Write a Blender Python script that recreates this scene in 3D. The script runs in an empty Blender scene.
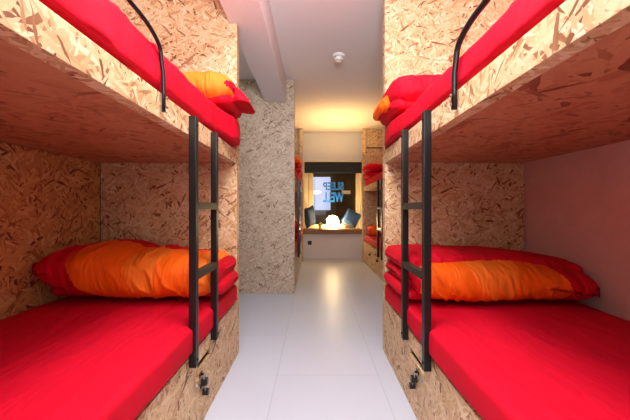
import bpy, bmesh, math, random
from mathutils import Vector, Matrix, noise
C = bpy.context.scene.collection
S = bpy.context.scene
R = math.radians
# ------------------------------------------------------------- camera, light, exposure
F = 320.0
cd = bpy.data.cameras.new('camera'); cam = bpy.data.objects.new('camera', cd); C.objects.link(cam)
cam.location = (0, 0, .986); cam.rotation_euler = (R(90), 0, 0)
cd.sensor_width = 36; cd.lens = F/630*36; cd.shift_x = 1/630; cd.shift_y = -1/630; cd.clip_start = .02
S.camera = cam
w = bpy.data.worlds.new('night_sky'); S.world = w; w.use_nodes = True
w.node_tree.nodes['Background'].inputs[0].default_value = (.10, .085, .04, 1)
w.node_tree.nodes['Background'].inputs[1].default_value = 1.0
S.view_settings.view_transform = 'Standard'; S.view_settings.look = 'None'
S.view_settings.gamma = 1; S.view_settings.use_curve_mapping = False
S.view_settings.exposure = 0.0
def area(name, loc, rot, sx, sy, power, col):
    l = bpy.data.lights.new(name, 'AREA'); l.shape = 'RECTANGLE'; l.size = sx; l.size_y = sy
    l.energy = power; l.color = col
    o = bpy.data.objects.new(name, l); C.objects.link(o); o.location = loc; o.rotation_euler = rot
    return o
area('ceiling_lamp_light', (0, .95, 2.44), (0, 0, 0), .35, .5, 34, (.93, .95, 1))
area('rear_fill_light', (0, -.95, 1.45), (R(86), 0, 0), 1.2, 1.5, 8, (.84, .93, 1))  # unseen cool fill added behind the camera; the back wall has no window
area('bounced_flash_light', (0, -.35, 1.7), (R(160), 0, 0), .6, .5, 112, (.92, .95, 1))  # unseen area light added to imitate flash bounced off the ceiling
area('far_ceiling_fill', (.4, 5.35, 1.98), (R(180), 0, 0), .9, 1.1, 13, (1, .64, .22))  # added unseen panel that warms the far ceiling; no fixture hangs here
area('gap_extra_light', (-.98, 3.0, 2.46), (0, 0, 0), .25, .25, 3, (1, .97, .95))  # extra area light above the gap between bunks, without any lamp

# ------------------------------------------------------------- materials
def nt(name):
    m = bpy.data.materials.new(name); m.use_nodes = True
    t = m.node_tree; return m, t, t.nodes['Principled BSDF']
def mat(name, col, rough=.6, metal=0, bump=0, scale=20, var=0, spec=.5, sheen=0, emit=None, es=0, crease=0):
    m, t, b = nt(name)
    b.inputs['Base Color'].default_value = (*col, 1); b.inputs['Roughness'].default_value = rough
    b.inputs['Metallic'].default_value = metal; b.inputs['Specular IOR Level'].default_value = spec
    if sheen:
        b.inputs['Sheen Weight'].default_value = sheen; b.inputs['Sheen Roughness'].default_value = .4
    if emit:
        b.inputs['Emission Color'].default_value = (*emit, 1); b.inputs['Emission Strength'].default_value = es
    tc = t.nodes.new('ShaderNodeTexCoord'); n = t.nodes.new('ShaderNodeTexNoise')
    n.inputs['Scale'].default_value = scale; n.inputs['Detail'].default_value = 5
    t.links.new(tc.outputs['Object'], n.inputs['Vector'])
    if var:
        r = t.nodes.new('ShaderNodeMix'); r.data_type = 'RGBA'
        r.inputs[6].default_value = (*[c*(1-var) for c in col], 1)
        r.inputs[7].default_value = (*[min(1, c*(1+var)) for c in col], 1)
        t.links.new(n.outputs['Fac'], r.inputs[0]); t.links.new(r.outputs[2], b.inputs['Base Color'])
    if bump:
        bp = t.nodes.new('ShaderNodeBump'); bp.inputs['Strength'].default_value = bump
        bp.inputs['Distance'].default_value = .01
        t.links.new(n.outputs['Fac'], bp.inputs['Height']); t.links.new(bp.outputs[0], b.inputs['Normal'])
    if crease:
        mp = t.nodes.new('ShaderNodeMapping'); mp.inputs['Rotation'].default_value = (0, R(38), R(15)); mp.inputs['Scale'].default_value = (9, 2.5, 2.2)
        n2 = t.nodes.new('ShaderNodeTexNoise'); n2.inputs['Scale'].default_value = 1; n2.inputs['Detail'].default_value = 3; n2.inputs['Distortion'].default_value = .8
        t.links.new(tc.outputs['Object'], mp.inputs[0]); t.links.new(mp.outputs[0], n2.inputs['Vector'])
        b2 = t.nodes.new('ShaderNodeBump'); b2.inputs['Strength'].default_value = crease; b2.inputs['Distance'].default_value = .06
        t.links.new(n2.outputs['Fac'], b2.inputs['Height']); t.links.new(b2.outputs[0], b.inputs['Normal'])
        if bump: t.links.new(b2.outputs[0], bp.inputs['Normal']); t.links.new(bp.outputs[0], b.inputs['Normal'])
    return m
def osb(name, stops, size=1.0, rough=.55):
    """oriented strand board: four overlapping layers of stretched flakes laid at different angles, on metric UVs"""
    m, t, b = nt(name); N = t.nodes.new; L = t.links.new
    uv = N('ShaderNodeUVMap'); uv.uv_map = 'UVMap'
    nz = N('ShaderNodeTexNoise'); nz.inputs['Scale'].default_value = 16; nz.inputs['Detail'].default_value = 3
    L(uv.outputs[0], nz.inputs['Vector'])
    vs = N('ShaderNodeVectorMath'); vs.operation = 'SCALE'; vs.inputs['Scale'].default_value = .022
    L(nz.outputs['Color'], vs.inputs[0])
    va = N('ShaderNodeVectorMath'); va.operation = 'ADD'; L(uv.outputs[0], va.inputs[0]); L(vs.outputs[0], va.inputs[1])
    best = None
    for k, (ang, sx, sy) in enumerate([(12, 15, 80), (74, 19, 95), (-38, 14, 84), (118, 22, 105), (42, 17, 110), (156, 12, 70)]):
        mp = N('ShaderNodeMapping'); mp.vector_type = 'POINT'
        rot = N('ShaderNodeVectorRotate'); rot.rotation_type = 'Z_AXIS'; rot.inputs['Angle'].default_value = R(ang)
        L(va.outputs[0], rot.inputs['Vector']); L(rot.outputs[0], mp.inputs['Vector'])
        mp.inputs['Scale'].default_value = (sx/size, sy/size, 1); mp.inputs['Location'].default_value = (k*13.7, k*5.1, 0)
        v = N('ShaderNodeTexVoronoi'); v.voronoi_dimensions = '2D'; v.inputs['Scale'].default_value = 1
        L(mp.outputs[0], v.inputs['Vector'])
        sp = N('ShaderNodeSeparateColor'); L(v.outputs['Color'], sp.inputs[0])
        if best is None: best = (sp.outputs[0], sp.outputs[1])
        else:
            g = N('ShaderNodeMath'); g.operation = 'GREATER_THAN'; L(sp.outputs[0], g.inputs[0]); L(best[0], g.inputs[1])
            mx = N('ShaderNodeMath'); mx.operation = 'MAXIMUM'; L(sp.outputs[0], mx.inputs[0]); L(best[0], mx.inputs[1])
            mi = N('ShaderNodeMix'); mi.data_type = 'FLOAT'
            L(g.outputs[0], mi.inputs[0]); L(best[1], mi.inputs[2]); L(sp.outputs[1], mi.inputs[3])
            best = (mx.outputs[0], mi.outputs[0])
    n2 = N('ShaderNodeTexNoise'); n2.inputs['Scale'].default_value = 3; n2.inputs['Detail'].default_value = 8
    L(uv.outputs[0], n2.inputs['Vector'])
    ad = N('ShaderNodeMath'); ad.operation = 'MULTIPLY_ADD'; ad.inputs[1].default_value = .35; L(n2.outputs['Fac'], ad.inputs[0])
    sb = N('ShaderNodeMath'); sb.operation = 'SUBTRACT'; L(best[1], sb.inputs[0]); sb.inputs[1].default_value = .175
    L(sb.outputs[0], ad.inputs[2])
    cr = N('ShaderNodeValToRGB'); e = cr.color_ramp.elements
    e[0].position = 0; e[0].color = (*stops[0][1], 1); e[1].position = 1; e[1].color = (*stops[-1][1], 1)
    for p, c in stops[1:-1]:
        q = cr.color_ramp.elements.new(p); q.color = (*c, 1)
    L(ad.outputs[0], cr.inputs[0]); L(cr.outputs[0], b.inputs['Base Color'])
    bp = N('ShaderNodeBump'); bp.inputs['Strength'].default_value = .35; bp.inputs['Distance'].default_value = .004
    L(best[1], bp.inputs['Height']); L(bp.outputs[0], b.inputs['Normal'])
    b.inputs['Roughness'].default_value = rough
    return m
OSB = osb('strand_board', [(0, (.18, .06, .015)), (.07, (.36, .17, .07)), (.18, (.54, .32, .14)), (.5, (.64, .43, .22)), (.85, (.71, .52, .30)), (1, (.78, .64, .43))])
OSBD = osb('strand_board_shaded', [(0, (.13, .035, .012)), (.1, (.32, .12, .035)), (.3, (.50, .25, .085)), (.7, (.60, .33, .12)), (1, (.70, .45, .2))], 1.1)  # browner copy of the strand board; shade inside the bunks put into its colour
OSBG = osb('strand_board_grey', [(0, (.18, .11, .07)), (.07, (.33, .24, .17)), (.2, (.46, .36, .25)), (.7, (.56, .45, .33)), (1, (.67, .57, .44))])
OSBR = osb('strand_board_red_bounce', [(0, (.20, .05, .02)), (.12, (.37, .13, .055)), (.4, (.48, .20, .09)), (1, (.54, .25, .12))], 1.8, .5)  # shade and red bounce from the bedding put into the board colour, no varnish
RED = mat('red_sheet', (.62, .002, .021), .75, bump=.1, scale=9, spec=.15, crease=.3)
REDD = mat('red_duvet', (.60, .002, .017), .75, bump=.1, scale=14, spec=.15, crease=.5)
ORA = mat('orange_duvet', (.90, .12, .002), .65, bump=.1, scale=14, spec=.2, crease=.7)
ORL = mat('light_orange_duvet', (.92, .19, .014), .65, bump=.1, scale=14, spec=.2, crease=.8)
BLACK = mat('black_steel', (.009, .008, .008), .36, metal=.2, spec=.45)
RUNG = mat('rung_steel', (.05, .045, .035), .35, metal=.7)
STEEL = mat('bolt_steel', (.5, .5, .5), .3, metal=1)
BRASS = mat('brass', (.5, .38, .16), .35, metal=1)
CEIL = mat('ceiling_paint', (.84, .79, .785), .85, bump=.03, scale=30)
PLASTER = mat('pink_plaster', (.70, .45, .40), .8, bump=1.0, scale=9, var=.12)
WHITE = mat('white_wall_paint', (.70, .67, .65), .8, bump=.1, scale=25)
CREAM = mat('cream_window_paint', (.82, .68, .40), .5)
WOOD = mat('sill_wood', (.24, .11, .04), .5, bump=.2, scale=12, var=.35)
DARKP = mat('blind_fabric', (.012, .012, .012), .7)
NAVY = mat('navy_cushion', (.012, .03, .075), .85, bump=.4, scale=60, var=.4)
BLUE = mat('blue_cushion', (.025, .075, .2), .85, bump=.4, scale=50, var=.6)
LAMPG = mat('globe_glass', (1, .95, .85), .4, emit=(1, .72, .36), es=60)
LEAF = mat('leaf_green', (.16, .20, .03), .5, var=.3)
PETAL = mat('pale_petals', (.8, .72, .55), .6)
POT = mat('pot_ceramic', (.62, .5, .3), .4)
PLASTIC = mat('white_plastic', (.85, .84, .82), .35)
BLKP = mat('black_plastic', (.012, .012, .012), .35)
SIGN = mat('blue_vinyl', (.02, .26, .80), .4)
FAC = mat('brown_facade', (.30, .22, .10), .8, var=.5, scale=1.5)
LITW = mat('lit_window', (.5, .55, .7), .5, emit=(.55, .62, .95), es=.95)
LITS = mat('warm_shop_light', (.6, .4, .2), .5, emit=(1, .55, .2), es=.35)
ASPH = mat('street_asphalt', (.04, .04, .04), .8, var=.3)
m, t, b = nt('window_glass')
b.inputs['Base Color'].default_value = (1, 1, 1, 1); b.inputs['Roughness'].default_value = .0
b.inputs['Transmission Weight'].default_value = 1; b.inputs['IOR'].default_value = 1.35
GLASS = m
# floor: pale vinyl sheets with faint joints
FLOOR, t, b = nt('pale_vinyl')
tc = t.nodes.new('ShaderNodeTexCoord'); br = t.nodes.new('ShaderNodeTexBrick')
br.inputs['Scale'].default_value = 1; br.inputs['Brick Width'].default_value = 1.2; br.inputs['Row Height'].default_value = .6
br.inputs['Mortar Size'].default_value = .0035; br.offset = .5
br.inputs['Color1'].default_value = (.57, .615, .70, 1); br.inputs['Color2'].default_value = (.555, .60, .685, 1)
br.inputs['Mortar'].default_value = (.49, .52, .58, 1)
mp = t.nodes.new('ShaderNodeMapping'); mp.inputs['Rotation'].default_value = (0, 0, R(90)); mp.inputs['Location'].default_value = (.1, .22, 0)
t.links.new(tc.outputs['Object'], mp.inputs[0]); t.links.new(mp.outputs[0], br.inputs['Vector'])
t.links.new(br.outputs['Color'], b.inputs['Base Color'])
nn = t.nodes.new('ShaderNodeTexNoise'); nn.inputs['Scale'].default_value = 6; nn.inputs['Detail'].default_value = 6
t.links.new(tc.outputs['Object'], nn.inputs['Vector'])
mr = t.nodes.new('ShaderNodeMapRange'); mr.inputs[3].default_value = .3; mr.inputs[4].default_value = .5
t.links.new(nn.outputs['Fac'], mr.inputs[0]); t.links.new(mr.outputs[0], b.inputs['Roughness'])

# ------------------------------------------------------------- helpers
def uvbox(bm, off=(0, 0)):
    uv = bm.loops.layers.uv.get('UVMap') or bm.loops.layers.uv.new('UVMap')
    for f in bm.faces:
        n = f.normal; a = max(range(3), key=lambda i: abs(n[i]))
        for l in f.loops:
            c = l.vert.co
            p = (c.y, c.z) if a == 0 else (c.x, c.z) if a == 1 else (c.y, c.x)
            l[uv].uv = (p[0]+off[0]+a*3.3, p[1]+off[1])
def box(bm, x0, x1, y0, y1, z0, z1):
    if x0 > x1: x0, x1 = x1, x0
    v = [bm.verts.new((x, y, z)) for x in (x0, x1) for y in (y0, y1) for z in (z0, z1)]
    for q in ((0, 1, 3, 2), (4, 6, 7, 5), (0, 4, 5, 1), (2, 3, 7, 6), (0, 2, 6, 4), (1, 5, 7, 3)):
        bm.faces.new([v[i] for i in q])
def obj(name, bm, m, parent=None, bevel=0, smooth=False, uvo=(0, 0)):
    bmesh.ops.recalc_face_normals(bm, faces=bm.faces[:])
    if bevel:
        bmesh.ops.bevel(bm, geom=bm.edges[:], offset=bevel, segments=2, affect='EDGES', profile=.7)
    bm.normal_update(); uvbox(bm, uvo)
    me = bpy.data.meshes.new(name); bm.to_mesh(me); bm.free()
    for mm in (m if isinstance(m, (list, tuple)) else [m]): me.materials.append(mm)
    if smooth:
        for p in me.polygons: p.use_smooth = True
    o = bpy.data.objects.new(name, me); C.objects.link(o)
    if parent:
        o.parent = parent
        acc = Vector((0, 0, 0)); q = parent
        while q: acc += q.location; q = q.parent
        o.location = -acc                       # geometry is given in world coordinates
    return o
def boxes(name, bl, m, parent=None, bevel=0, **k):
    bm = bmesh.new()
    for q in bl: box(bm, *q)
    return obj(name, bm, m, parent, bevel, **k)
def struct(name, bl, m, **k):
    o = boxes(name, bl, m, **k); o['kind'] = 'structure'; return o
def tag(o, label, cat, group=None):
    o['label'] = label; o['category'] = cat
    if group: o['group'] = group
    return o
def empty(name, loc, label=None, cat=None, group=None, parent=None):
    o = bpy.data.objects.new(name, None); C.objects.link(o); o.location = loc; o.empty_display_size = .05
    if parent:
        acc = Vector((0, 0, 0)); q = parent
        while q: acc += q.location; q = q.parent
        o.parent = parent; o.location = Vector(loc)-acc
    if label: tag(o, label, cat, group)
    return o
def tube(bm, pts, r, n=10, close=False):
    pts = [Vector(p) for p in pts]; rings = []
    for i, p in enumerate(pts):
        d = (pts[min(i+1, len(pts)-1)]-pts[max(i-1, 0)]).normalized()
        a = d.cross(Vector((1, 0, 0)) if abs(d.x) < .9 else Vector((0, 1, 0))).normalized(); c = d.cross(a)
        rings.append([bm.verts.new(p+(a*math.cos(2*math.pi*k/n)+c*math.sin(2*math.pi*k/n))*r) for k in range(n)])
    for A, B in zip(rings, rings[1:]):
        for k in range(n): bm.faces.new((A[k], A[(k+1) % n], B[(k+1) % n], B[k]))
    bm.faces.new(rings[0]); bm.faces.new(rings[-1])
def lathe(bm, c, prof, n=24, axis='Z'):
    rings = []
    for r, h in prof:
        ring = []
        for k in range(n):
            a = 2*math.pi*k/n; u, v = r*math.cos(a), r*math.sin(a)
            p = (u, v, h) if axis == 'Z' else (h, u, v) if axis == 'X' else (u, h, v)
            ring.append(bm.verts.new(Vector(c)+Vector(p)))
        rings.append(ring)
    for A, B in zip(rings, rings[1:]):
        for k in range(n): bm.faces.new((A[k], A[(k+1) % n], B[(k+1) % n], B[k]))
    bm.faces.new(rings[0]); bm.faces.new(rings[-1])
def smooth(o):
    for p in o.data.polygons: p.use_smooth = True
    return o
def spow(v, e): return math.copysign(abs(v)**e, v)
def puff(bm, axis, a0, a1, b0, b1, z0, z1, e=.5, ends=.12, n=60, m=44, amp=.006, seed=0, colf=None, warp=None, wr=1.0):
    """a soft stuffed slab: superelliptic section swept along X or Y, rounded ends, creases from noise"""
    L_ = abs(a1-a0); rings = []
    for i in range(n+1):
        u = i/n; uu = .5-.5*math.cos(math.pi*u); uu = .35*u+.65*uu if n > 20 else uu
        d = min(uu, 1-uu)*L_; q = min(1, d/ends); k = math.sqrt(max(0, 1-(1-q)**2)); k = max(k, .02)
        a = a0+(a1-a0)*uu; ring = []
        for j in range(m):
            th = 2*math.pi*(j+.5)/m; cb, cz = spow(math.cos(th), e), spow(math.sin(th), e)
            kk = .25+.75*k if q < 1 else 1
            bb = (b0+b1)/2+(b1-b0)/2*cb*(.6*1+.4*k if q < 1 else 1); zz = (z0+z1)/2+(z1-z0)/2*cz*kk
            if i in (0, n): bb = (b0+b1)/2+(b1-b0)/2*cb*.5; zz = (z0+z1)/2+(z1-z0)/2*cz*.1
            p = Vector((a, bb, zz)) if axis == 'X' else Vector((bb, a, zz))
            s = Vector((p.x*4*wr+seed, p.y*3+seed*2, p.z*4))
            w1 = noise.noise(Vector((p.x*9*wr+p.y*3, p.y*3, seed)))
            cr_ = 1-abs(noise.noise(Vector((p.x*17*wr+p.z*9+w1*2+seed, p.y*3-p.z*3+w1, seed))))*2.2
            dn = noise.noise(s*.7)*amp*1.6+max(0, cr_)**3*amp*.9*(.4+1.2*max(0, noise.noise(Vector((p.x*3, p.y*3+seed, p.z*3)))+.3))
            if z0+.012 > p.z: dn = min(dn, 0)*.2
            dirv = Vector((0, cb, cz)) if axis == 'X' else Vector((cb, 0, cz))
            p += dirv*(dn-amp)
            if warp: p = warp(p, uu)
            p.z = max(p.z, z0)
            ring.append(bm.verts.new(p))
        rings.append(ring)
    fs = []
    for A, B in zip(rings, rings[1:]):
        for k in range(m): fs.append(bm.faces.new((A[k], A[(k+1) % m], B[(k+1) % m], B[k])))
    fs.append(bm.faces.new(rings[0])); fs.append(bm.faces.new(rings[-1]))
    if colf:
        for f in fs: f.material_index = colf(f.calc_center_median())

# ------------------------------------------------------------- room shell
CH = 2.5
struct('floor', [(-1.62, 2.0, -1.2, 6.9, -.08, 0)], FLOOR)
struct('ceiling', [(-1.62, 2.0, -1.2, 6.9, CH, CH+.1)], CEIL)
struct('wall_left', [(-1.62, -1.46, -1.2, 6.9, 0, CH)], WHITE)
struct('wall_right', [(1.44, 1.54, -1.2, 2.4, 0, CH), (1.9, 2.0, 2.4, 6.9, 0, CH), (1.54, 1.9, 2.3, 2.4, 0, CH)], PLASTER)
struct('wall_back', [(-1.62, 1.54, -1.3, -1.2, 0, CH)], WHITE)
WY = 6.40
wx0, wx1, wz0, wz1 = -.205, .955, .50, 1.93
struct('wall_front', [(-1.46, wx0, WY, WY+.12, 0, CH), (wx1, 1.9, WY, WY+.12, 0, CH), (wx0, wx1, WY, WY+.12, wz1, CH), (wx0, wx1, WY, WY+.12, 0, wz0)], WHITE)
struct('ceiling_beam', [(-.567, -.327, -1.2, 3.72, 2.235, CH)], CEIL)
# window: cream frame, reveal and glass
GY = 6.78
struct('window_1', [(wx0-.03, wx0, WY+.12, GY+.05, wz0, wz1), (wx1, wx1+.03, WY+.12, GY+.05, wz0, wz1), (wx0, wx1, WY+.12, GY+.05, wz1, wz1+.03), (wx0-.03, wx1+.03, WY+.12, GY+.05, wz0-.03, wz0)], CREAM)
win = bpy.data.objects['window_1']
boxes('window_frame', [(wx0, wx0+.09, GY-.05, GY+.02, wz0+.1, wz1), (wx0+.1, wx0+.19, GY-.02, GY+.03, wz0+.1, wz1), (wx1-.07, wx1, GY-.05, GY+.02, wz0+.1, wz1), (wx0, wx1, GY-.02, GY+.03, wz1-.06, wz1), (wx0, wx1, GY-.03, GY+.02, .585, .66)], CREAM, win, bevel=.004)
boxes('window_pane', [(wx0+.19, wx1-.07, GY, GY+.006, .66, wz1-.06)], GLASS, win)
for (x0, x1, y) in ((wx0-.022, wx0+.012, WY-.012), (wx1-.012, wx1+.028, WY-.012)):
    boxes('window_casing', [(x0, x1, y, WY, .58, wz1+.02)], CREAM, win, bevel=.003)

# ------------------------------------------------------------- bunk beds
def bunk(s, xf, xb, y0, y1, tn, tf, label, group, mats, zu, lad, slot, notch=None, rail=True, post=False):
    """s = side (-1 left, +1 right); xf front face |X|, xb back |X|; tn / tf thickness of near / far end panel"""
    M1, MIN, MU = mats
    root = empty('bunk_bed', (s*(xf+xb)/2, (y0+y1)/2, 0), label, 'bunk bed', group)
    top = CH-.004; ft = .045
    zb, zt = zu
    for (ya, yb) in ((y0, y0+tn), (y1-tf, y1)):
        if notch:
            nx, nz = notch
            bl = [(s*(xf), s*xb, ya, yb, .001, nz), (s*nx, s*xb, ya, yb, nz, top)]
        else: bl = [(s*xf, s*xb, ya, yb, .001, top)]
        boxes('end_panel', bl, M1, root, uvo=(xf*7+ya, s))
    boxes('joint_strip', [(s*(xb-.019), s*(xb-.001), y1-tf-.009, y1-tf-.001, .37, zb)], BLKP, root)
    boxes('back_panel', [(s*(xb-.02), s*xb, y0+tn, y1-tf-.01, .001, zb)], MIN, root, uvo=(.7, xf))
    boxes('upper_side_board', [(s*xf, s*(xf+ft), y0+tn, y1-tf, zb, zt)], M1, root, bevel=.002, uvo=(1.7, xf*3))
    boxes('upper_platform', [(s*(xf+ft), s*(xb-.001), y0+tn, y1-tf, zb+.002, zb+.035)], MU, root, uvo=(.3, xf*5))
    sy0, sy1, sz0, sz1 = slot
    a, b_ = s*xf, s*(xf+.016)
    boxes('lower_side_board', [(a, b_, y0+tn, sy0, .001, .37), (a, b_, sy1, y1-tf, .001, .37), (a, b_, sy0, sy1, .001, sz0), (a, b_, sy0, sy1, sz1, .37)], M1, root, uvo=(2.9, xf*2))
    boxes('slot_dark_sheet', [(s*(xf+.12), s*(xf+.13), y0+tn, y1-tf, .001, .34)], BLKP, root)  # black sheet that makes the void behind the handle slot look dark
    boxes('lower_platform', [(s*(xf+.016), s*(xb-.021), y0+tn, y1-tf-.01, .34, .368)], MU, root)
    if post:
        boxes('corner_post', [(s*(xf-.02), s*(xf+.045), y1-tf-.04, y1-tf-.001, .001, top)], M1, root)
    # ladder
    yn, yf, zl0, zl1 = lad
    ladder = empty('ladder', (s*xf, yn, zl0), parent=root)
    xo = xf-.031
    for y in (yn, yf):
        boxes('ladder_stile', [(s*xo, s*(xf-.001), y, y+.032, zl0, zl1)], BLACK, ladder, bevel=.0025)
    for z in (.705, 1.0):
        boxes('rung', [(s*xo, s*(xf-.001), yn+.032, yf, z-.016, z+.016)], RUNG, ladder, bevel=.002)
    for y in (yn, yf):
        for z in ((zl1-.035), (zl0+.03)):
            bm = bmesh.new(); lathe(bm, (s*xo, y+.016, z), [(.006, 0), (.006, -s*.003), (.003, -s*.005)], 12, 'X')
            obj('ladder_bolt', bm, BLACK, ladder)
    if rail:
        yr = 1.075
        xr = s*(xf-.012)
        pts = [(xr, yr, zt-.065), (xr, yr, zt), (xr, yr-.002, 1.44), (xr, yr-.02, 1.50)]
        for k in range(9):
            a_ = math.pi/2*k/8
            pts.append((xr, yr-.02-.16*(1-math.cos(a_))-.0, 1.50+.055*math.sin(a_)))
        pts += [(xr, .7, 1.565), (xr, .3, 1.575), (xr, .18, 1.56), (xr, .12, 1.50), (xr, .11, zt-.065)]
        bm = bmesh.new(); tube(bm, pts, .0065 if s < 0 else .0095, 12)
        g = smooth(obj('guard_rail', bm, BLACK, root))
        for z in (zt-.05, zt-.02):
            bm = bmesh.new(); lathe(bm, (s*(xf-.022), yr, z), [(.006, 0), (.006, -s*.003), (.003, -s*.005)], 12, 'X')
            obj('rail_bolt', bm, STEEL, g)
    return root
NB = 'bunk beds lining the dormitory'
LN = dict(xf=.517, xb=1.45); RN = dict(xf=.483, xb=1.435)
bl_near = bunk(-1, .517, 1.45, -.10, 2.207, .04, .06, 'tall strand board bunk bed in the left foreground, black ladder on its aisle side', NB, (OSB, OSBD, OSBR), (1.292, 1.378), (1.317, 1.597, .33, 1.37), (1.42, 1.61, .262, .298), notch=(.572, 2.23))
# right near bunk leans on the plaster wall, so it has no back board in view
br_near = bunk(1, .483, 1.435, -.10, 2.25, .04, .07, 'tall strand board bunk bed in the right foreground, set against pink plaster wall', NB, (OSB, OSB, OSBR), (1.298, 1.386), (1.312, 1.63, .318, 1.392), (1.40, 1.62, .255, .292))
for o in list(br_near.children):
    if o.name.startswith(('back_panel', 'joint_strip')): bpy.data.objects.remove(o)
for o in br_near.children:                     # its end panels stay plain strand board
    pass
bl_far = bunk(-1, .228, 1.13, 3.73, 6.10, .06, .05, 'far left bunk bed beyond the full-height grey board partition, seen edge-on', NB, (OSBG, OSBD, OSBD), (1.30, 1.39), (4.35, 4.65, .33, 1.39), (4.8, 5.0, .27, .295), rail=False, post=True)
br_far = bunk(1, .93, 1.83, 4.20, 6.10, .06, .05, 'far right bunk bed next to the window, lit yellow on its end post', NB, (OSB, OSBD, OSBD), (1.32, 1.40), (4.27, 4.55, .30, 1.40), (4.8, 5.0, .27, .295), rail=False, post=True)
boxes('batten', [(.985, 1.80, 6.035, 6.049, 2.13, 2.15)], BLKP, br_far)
boxes('batten', [(.985, 1.80, 6.035, 6.049, 1.10, 1.125)], OSB, br_far)
# broad partition board at the near end of the far left bunk reaching the wall
struct('wall_partition', [(-1.459, -1.131, 3.73, 3.79, 0, CH)], OSBG)

# ------------------------------------------------------------- mattresses
def mattress(x0, x1, y0, y1, z0, z1, label, seed, amp=.004, warp=None):
    bm = bmesh.new()
    puff(bm, 'Y', y0, y1, min(x0, x1), max(x0, x1), z0, z1, e=.22, ends=.05, n=120, m=64, amp=amp, seed=seed, wr=.5, warp=warp)
    o = smooth(obj('mattress', bm, RED)); return tag(o, label, 'mattress', 'red-sheeted mattresses on the bunks')
def hang(s, xf, yc, drop, out, wd=.2):
    """sheet bulges out over the board near yc"""
    def f(p, u):
        d = abs(p.x)-xf
        if d < .25:
            k = math.exp(-((p.y-yc)/wd)**2)*(1-max(0, d)/.25)
            p.x -= s*out*k
        return p
    return f
def edge_soft(s, xf, r=.09):
    def f(p, u):
        d = s*p.x-xf
        if d < r: p.z -= max(0, (p.z-.40))*.35*((r-max(d, 0))/r)**2 if p.z < 1 else 0
        return p
    return f
mattress(-.498, -1.425, -.05, 2.14, .372, .505, 'red-sheeted mattress on the lower left foreground bunk', 1)
mattress(.470, 1.43, -.05, 2.175, .372, .50, 'red-sheeted mattress on the lower right foreground bunk', 5)
mattress(-.508, -1.425, -.05, 2.14, 1.38, 1.545, 'red-sheeted mattress on the upper left foreground bunk', 9, .008, hang(-1, .517, 1.95, 0, .05))
mattress(.476, 1.42, -.05, 2.175, 1.388, 1.515, 'red-sheeted mattress on the upper right foreground bunk', 13, .007, hang(1, .483, 1.9, 0, .03))
mattress(-.24, -1.10, 3.80, 6.0, .372, .50, 'red mattress on the lower bunk of the far left bed', 17)
mattress(-.24, -1.10, 3.80, 6.0, 1.392, 1.52, 'red mattress on the upper bunk of the far left bed', 21)
mattress(.95, 1.79, 4.27, 6.0, .372, .50, 'red mattress on the lower bunk beside the window', 25)
mattress(.95, 1.79, 4.27, 6.0, 1.402, 1.53, 'red mattress on the upper bunk beside the window', 29)

# ------------------------------------------------------------- folded duvets
def duvet(pieces, base, label, seed=0, n=80, m=52):
    """pieces: (name, x0, x1, y0, y1, z0, z1, e, colour function, warp)"""
    root = empty('folded_duvet', base, label, 'duvet', 'folded red and orange duvets')
    for i, (nm, x0, x1, y0, y1, z0, z1, e, cf, wp) in enumerate(pieces):
        bm = bmesh.new()
        puff(bm, 'X', x0, x1, y0, y1, z0, z1, e=e, ends=min(.12, (z1-z0)*.55), n=n, m=m, amp=.007 if z1-z0 < .13 else .011, seed=seed+i*3.1, colf=cf, warp=wp, wr=1.2)
        smooth(obj(nm, bm, [REDD, ORA, ORL], root))
    return root
red = lambda c: 0
# lower left
def cf_ll(c):
    if c.z > .735 and c.y > 1.86: return 0
    d = c.x+.45*(c.z-.6)-.25*(c.y-1.6)
    if d < -1.16: return 0
    if d < -.90: return 1
    if c.x < -.79: return 2
    if c.x < -.60: return 1
    if c.x < -.52: return 2
    return 0
def wp_ll(p, u):
    t_ = (abs(p.x)-.52)/.86                     # 0 aisle .. 1 wall
    c = 1+.14*math.exp(-((t_-.72)/.2)**2)-.10*math.exp(-((t_-.5)/.07)**2)*(p.z > .65)-.06*(t_ < .4)
    p.z = .505+(p.z-.505)*c
    p.y += -.05*max(0, t_-.6)
    if t_ > .82: p.z += .05*(t_-.82)/.18*(1 if p.z < .65 else .2)
    return p
duvet([('lower_fold', -.475, -1.40, 1.66, 2.095, .507, .615, .6, red, None),
       ('middle_fold', -.49, -1.36, 1.68, 2.095, .59, .71, .6, red, None),
       ('folded_front', -.50, -1.428, 1.56, 2.12, .51, .775, .75, cf_ll, wp_ll)],
      (-.94, 1.85, .505), 'puffy orange and red duvet folded on the lower left foreground bunk', 2, 220, 100)
# lower right
def cf_lr(c):
    d = c.x-.35*(.72-c.z)*(-1)
    if c.x > 1.25-.5*(c.z-.60)**2*8-.2*(c.z-.55): return 0
    if c.x < .53: return 0
    if c.y > 1.86: return 0
    if c.x > .98+.2*(c.z-.6): return 1
    if c.x > .80-.35*(c.z-.6): return 2
    return 1
def wp_lr(p, u):
    t_ = (p.x-.48)/.93
    if p.z > .6: p.z -= .05*max(0, t_-.6)/.4
    return p
duvet([('lower_fold', .452, 1.40, 1.62, 2.17, .502, .59, .6, red, None),
       ('middle_fold', .468, 1.38, 1.70, 2.17, .572, .665, .6, red, None),
       ('upper_fold', .46, 1.43, 1.64, 2.172, .645, .765, .6, red, wp_lr),
       ('folded_front', .50, 1.432, 1.53, 2.05, .503, .733, .7, cf_lr, wp_lr)],
      (.93, 1.87, .505), 'orange duvet with red border folded on the lower right foreground bunk', 7, 220, 100)
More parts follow.
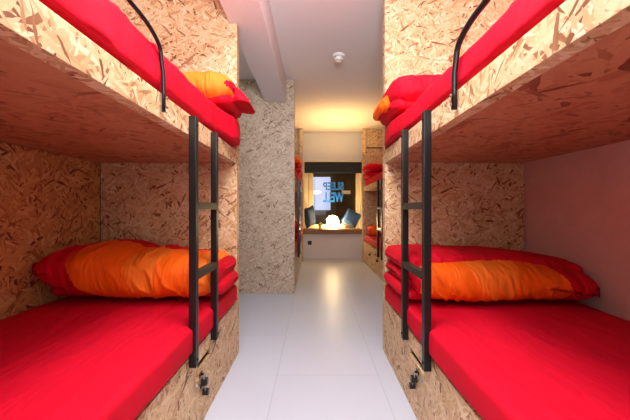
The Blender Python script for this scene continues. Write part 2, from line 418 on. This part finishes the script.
# upper left: orange top, red end hanging past the end panel
def cf_ul(c): return 0 if (c.x > -.462+.018*math.sin(c.z*90) or c.z < 1.5) else 2
def wp_end(s, x0, amt=.07):
    def f(p, u):
        if s*p.x < x0: p.z -= amt*((x0-s*p.x)/.12)**1.5
        return p
    return f
duvet([('lower_fold', -.455, -1.33, 1.72, 2.095, 1.547, 1.65, .6, red, None),
       ('upper_fold', -.37, -1.33, 1.80, 2.09, 1.60, 1.72, .6, red, wp_end(-1, .50)),
       ('folded_front', -.445, -1.36, 1.66, 2.08, 1.56, 1.755, .7, cf_ul, None)],
      (-.94, 1.85, 1.55), 'duvet with pale orange top and red end hanging out over the upper left foreground bunk', 11)
def cf_ur(c): return 1 if (c.x < .455+.02*math.sin(c.z*70) and c.z > 1.56) else 0
duvet([('lower_fold', .43, 1.36, 1.74, 2.165, 1.517, 1.62, .6, red, None),
       ('turned_end', .385, .62, 1.82, 2.16, 1.545, 1.68, .6, cf_ur, wp_end(1, .45, .05)),
       ('folded_front', .425, 1.40, 1.70, 2.165, 1.56, 1.735, .6, red, None)],
      (.93, 1.87, 1.52), 'red duvet with crumpled orange corner folded on the upper right foreground bunk', 15)
cf_far = lambda c: 1 if 1.05 < abs(c.x) or (abs(c.x) < .34 and c.y > 5.2) else 0
duvet([('lower_fold', .91, 1.74, 5.58, 6.02, 1.532, 1.66, .6, red, None), ('folded_front', .90, 1.76, 5.50, 6.0, 1.62, 1.80, .7, red, None)],
      (1.3, 5.8, 1.53), 'red duvet folded on the upper bunk beside the window', 19, 40, 28)
duvet([('folded_front', .97, 1.76, 5.56, 6.02, .502, .70, .7, lambda c: 1 if c.x > 1.0 else 0, None)],
      (1.3, 5.8, .50), 'orange duvet folded on the lower bunk beside the window', 23, 40, 28)
duvet([('lower_fold', -.20, -1.05, 5.0, 5.9, 1.522, 1.66, .6, red, None), ('folded_front', -.21, -1.05, 5.0, 5.85, 1.62, 1.86, .7, lambda c: 1 if c.z > 1.73 else 0, None)],
      (-.6, 5.5, 1.52), 'red and orange duvet bundled on the upper bunk behind the grey board partition', 27, 40, 28)
duvet([('lower_fold', -.19, -1.05, 4.9, 5.9, .502, .64, .6, red, None), ('folded_front', -.20, -1.05, 4.95, 5.85, .60, .78, .7, red, None)],
      (-.6, 5.5, .50), 'red duvet bundled on the lower bunk behind the grey board partition', 31, 40, 28)

# ------------------------------------------------------------- padlocks on the drawer fronts
def padlock(s, xf, y, z, label, tilt=0, k=1.0):
    root = empty('padlock', (s*(xf-.001), y, z), label, 'padlock', 'padlocks on the under-bed drawers')
    x1 = s*(xf-.006); x0 = s*(xf-.034)
    boxes('body', [(x0, x1, y-.011*k, y+.011*k, z-.028*k, z)], BLKP, root, bevel=.003)
    bm = bmesh.new(); xm = (x0+x1)/2
    pts = [(xm, y-.010*k, z-.002)]+[(xm, y-.010*k*math.cos(a), z+.012*k+.010*k*math.sin(a)) for a in [math.pi*i/8 for i in range(9)]]+[(xm, y+.010*k, z-.002)]
    tube(bm, pts, .0026, 8); smooth(obj('shackle', bm, STEEL, root))
    boxes('hasp', [(s*(xf-.004), s*(xf-.0005), y-.02, y+.02, z+.010, z+.026), (s*(xf-.016), s*(xf-.004), y-.004, y+.004, z+.014, z+.022)], BLACK, root, bevel=.001)
padlock(-1, .517, 1.455, .217, 'black padlock just under the left ladder, upper of the left foreground pair')
padlock(-1, .517, 1.47, .160, 'black padlock under the left ladder, lower of the left foreground pair', 0, .9)
padlock(1, .483, 1.485, .212, 'black padlock just under the right ladder, upper of the right foreground pair')
padlock(1, .483, 1.51, .165, 'dark padlock under the right ladder, lower of the right foreground pair', 0, .85)
padlock(1, .93, 5.25, .25, 'far padlock on the window-side bunk drawer, nearer the window')
padlock(1, .93, 4.62, .25, 'far padlock on the window-side bunk drawer, nearer the ladder')
def ringhole(s, xf, y, z, lab):
    bm = bmesh.new()
    tube(bm, [(s*(xf-.006), y+.011*math.cos(a), z+.011*math.sin(a)) for a in [2*math.pi*i/14 for i in range(15)]], .003, 6)
    tag(smooth(obj('screw_eye', bm, STEEL)), lab, 'ring')
ringhole(-1, .517, 1.395, .215, 'small metal ring on the left drawer front beside the padlocks')
ringhole(1, .483, 1.425, .225, 'small metal ring on the right drawer front beside the padlocks')

# ------------------------------------------------------------- window ledge and things on it
sill = boxes('window_ledge', [(wx0+.002, wx1-.002, WY, GY-.055, .502, .585), (wx0-.02, wx1+.03, WY-.06, WY-.001, .49, .585)], WOOD, bevel=.003)
tag(sill, 'brown wooden ledge board running under the far window', 'ledge')
bl = empty('roller_blind', (.375, WY-.03, 1.93), 'black rolled-down blind band across the top of the window', 'blind')
boxes('blind_fabric', [(-.19, .95, WY-.035, WY-.015, 1.715, 1.92)], DARKP, bl)
boxes('blind_bar', [(-.19, .95, WY-.042, WY-.012, 1.70, 1.716)], BLKP, bl, bevel=.003)
boxes('headrail', [(-.2, .96, WY-.05, WY-.001, 1.92, 1.945)], CREAM, bl, bevel=.003)
lm = empty('globe_lamp', (.385, 6.55, .587), 'glowing round white globe lamp on the window ledge', 'lamp')
bm = bmesh.new(); bmesh.ops.create_uvsphere(bm, u_segments=40, v_segments=24, radius=.125); bmesh.ops.translate(bm, verts=bm.verts, vec=(.385, 6.55, .727))
smooth(obj('globe', bm, LAMPG, lm))
bm = bmesh.new(); lathe(bm, (.385, 6.55, .587), [(.06, 0), (.06, .012), (.05, .02)], 24); obj('base', bm, PLASTIC, lm)
def cushion(x, y, z, w_, h, t_, rx, ry, rz, m_, label):
    bm = bmesh.new(); n = 16; g = {}
    for sd in (1, -1):
        for i in range(n+1):
            for j in range(n+1):
                u, v = i/n*2-1, j/n*2-1
                if sd == -1 and (i in (0, n) or j in (0, n)): g[(sd, i, j)] = g[(1, i, j)]; continue
                k = ((1-u**4)*(1-v**4))**.5; c = 1-.07*(1-abs(u*v))*1
                g[(sd, i, j)] = bm.verts.new((u*w_/2*(c if abs(u) > .5 else 1), sd*t_/2*k, v*h/2*(c if abs(v) > .5 else 1)))
        for i in range(n):
            for j in range(n): bm.faces.new([g[(sd, i, j)], g[(sd, i+1, j)], g[(sd, i+1, j+1)], g[(sd, i, j+1)]])
    M = Matrix.Rotation(rz, 4, 'Z')@Matrix.Rotation(ry, 4, 'Y')@Matrix.Rotation(rx, 4, 'X')
    bmesh.ops.transform(bm, matrix=M, verts=bm.verts)
    zm = min(v.co.z for v in bm.verts)
    bmesh.ops.translate(bm, verts=bm.verts, vec=(x, y, z-zm))
    return tag(smooth(obj('cushion', bm, m_)), label, 'cushion', 'cushions on the window ledge')
cushion(-.085, 6.55, .587, .34, .42, .14, 0, R(-12), R(62), NAVY, 'dark navy cushion leaning at the left end of the window ledge')
cushion(.775, 6.57, .587, .32, .31, .12, 0, R(28), R(-10), BLUE, 'blue mottled cushion leaning at the right end of the window ledge')
def plant(x, y, z, r, h, label, petals, seed):
    random.seed(seed)
    root = empty('potted_plant', (x, y, z), label, 'plant')
    bm = bmesh.new(); lathe(bm, (x, y, z), [(r*.7, 0), (r, h), (r*.9, h), (r*.85, h*.9)], 20); smooth(obj('pot', bm, POT, root))
    bm = bmesh.new(); bp = bmesh.new()
    for k in range(26):
        a = random.uniform(0, 6.28); l = random.uniform(.05, .10); e = random.uniform(.5, 1.4)
        d = Vector((math.cos(a)*math.cos(e), math.sin(a)*math.cos(e), math.sin(e))); sd = Vector((-math.sin(a), math.cos(a), 0))*.014
        p = Vector((x, y, z+h*.9)); q = p+d*l*.6; e2 = p+d*l+Vector((0, 0, -.02)); up = Vector((0, 0, .002))
        v = [bm.verts.new(c) for c in (p, q+sd, e2, q-sd)]; bm.faces.new(v)
        v2 = [bm.verts.new(c-up) for c in (p, q+sd, e2, q-sd)]; bm.faces.new(v2[::-1])
        if petals and k % 2: 
            for c in (e2,):
                bf = bmesh.new(); bmesh.ops.create_icosphere(bf, subdivisions=1, radius=.014, matrix=Matrix.Translation(c)); obj('flower', bf, PETAL, root)
    obj('leaves', bm, LEAF, root)
    bp.free()
plant(.135, 6.52, .587, .05, .07, 'small leafy plant in a pot between the navy cushion and the globe lamp', False, 3)
plant(.63, 6.68, .587, .05, .07, 'small pale-flowering plant between the globe lamp and the blue cushion', True, 5)

# writing on the glass, facing the street
sg = empty('window_lettering', (.38, GY-.004, 1.2), 'blue SLEEP WELL lettering on the window glass, read backwards from inside', 'sign')
def text_line(txt, xc, zc, wdt, hgt):
    cu = bpy.data.curves.new('t', 'FONT'); cu.body = txt; cu.align_x = 'CENTER'; cu.extrude = .001; cu.offset = .03
    to = bpy.data.objects.new('t', cu); C.objects.link(to)
    bpy.context.view_layer.update()
    me = bpy.data.meshes.new_from_object(to.evaluated_get(bpy.context.evaluated_depsgraph_get()))
    bpy.data.objects.remove(to)
    xs = [v.co.x for v in me.vertices]; ys = [v.co.y for v in me.vertices]
    for v in me.vertices:
        u = (v.co.x-(min(xs)+max(xs))/2)/(max(xs)-min(xs)); w_ = (v.co.y-min(ys))/(max(ys)-min(ys))
        v.co = (-u*wdt+xc, GY-.003+v.co.z, zc+w_*hgt)
    me.materials.clear(); me.materials.append(SIGN)
    o = bpy.data.objects.new('lettering', me); C.objects.link(o); o.parent = sg; o.location = -Vector(sg.location)
text_line('SLEEP', .41, 1.385, .44, .17)
text_line('WELL', .41, 1.13, .44, .21)
# wall socket, smoke detector
ws = empty('wall_socket', (-.075, WY, .31), 'small black wall socket low on the wall under the window', 'socket')
boxes('plate', [(-.125, -.045, WY-.008, WY, .27, .35)], BLKP, ws, bevel=.003)
bm = bmesh.new(); lathe(bm, (-.085, WY-.0085, .31), [(.022, 0), (.022, -.003), (.018, -.003), (.017, -.001)], 20, 'Y'); obj('socket_ring', bm, BLACK, ws)
sd = empty('smoke_detector', (.245, 3.15, CH), 'round white smoke detector on the ceiling', 'smoke detector')
bm = bmesh.new(); lathe(bm, (.245, 3.15, CH), [(.058, 0), (.06, -.018), (.052, -.024)], 32); obj('base', bm, PLASTIC, sd)
bm = bmesh.new(); lathe(bm, (.245, 3.15, CH), [(.036, -.024), (.036, -.034), (.046, -.036), (.044, -.052), (.025, -.060)], 32); obj('sensor', bm, PLASTIC, sd)

# ------------------------------------------------------------- street outside
struct('ground', [(-6, 8, 6.95, 14, -1.2, -1.1)], ASPH)
nb = empty('building', (1, 11, -1.1), 'brown building across the dark street seen through the window', 'building')
boxes('wall', [(-6, 8, 11, 11.3, -1.1, 7)], FAC, nb)
boxes('lit_window', [(-.10, .56, 10.96, 10.999, .95, 2.08)], LITW, nb)
boxes('window_bar', [(.0, .02, 10.93, 10.959, .95, 2.02)], CREAM, nb)
boxes('shop_light', [(.95, 1.25, 10.96, 10.999, 1.5, 1.62)], LITS, nb)
boxes('doorway', [(.75, 1.55, 10.97, 10.999, .2, 2.2)], WOOD, nb)
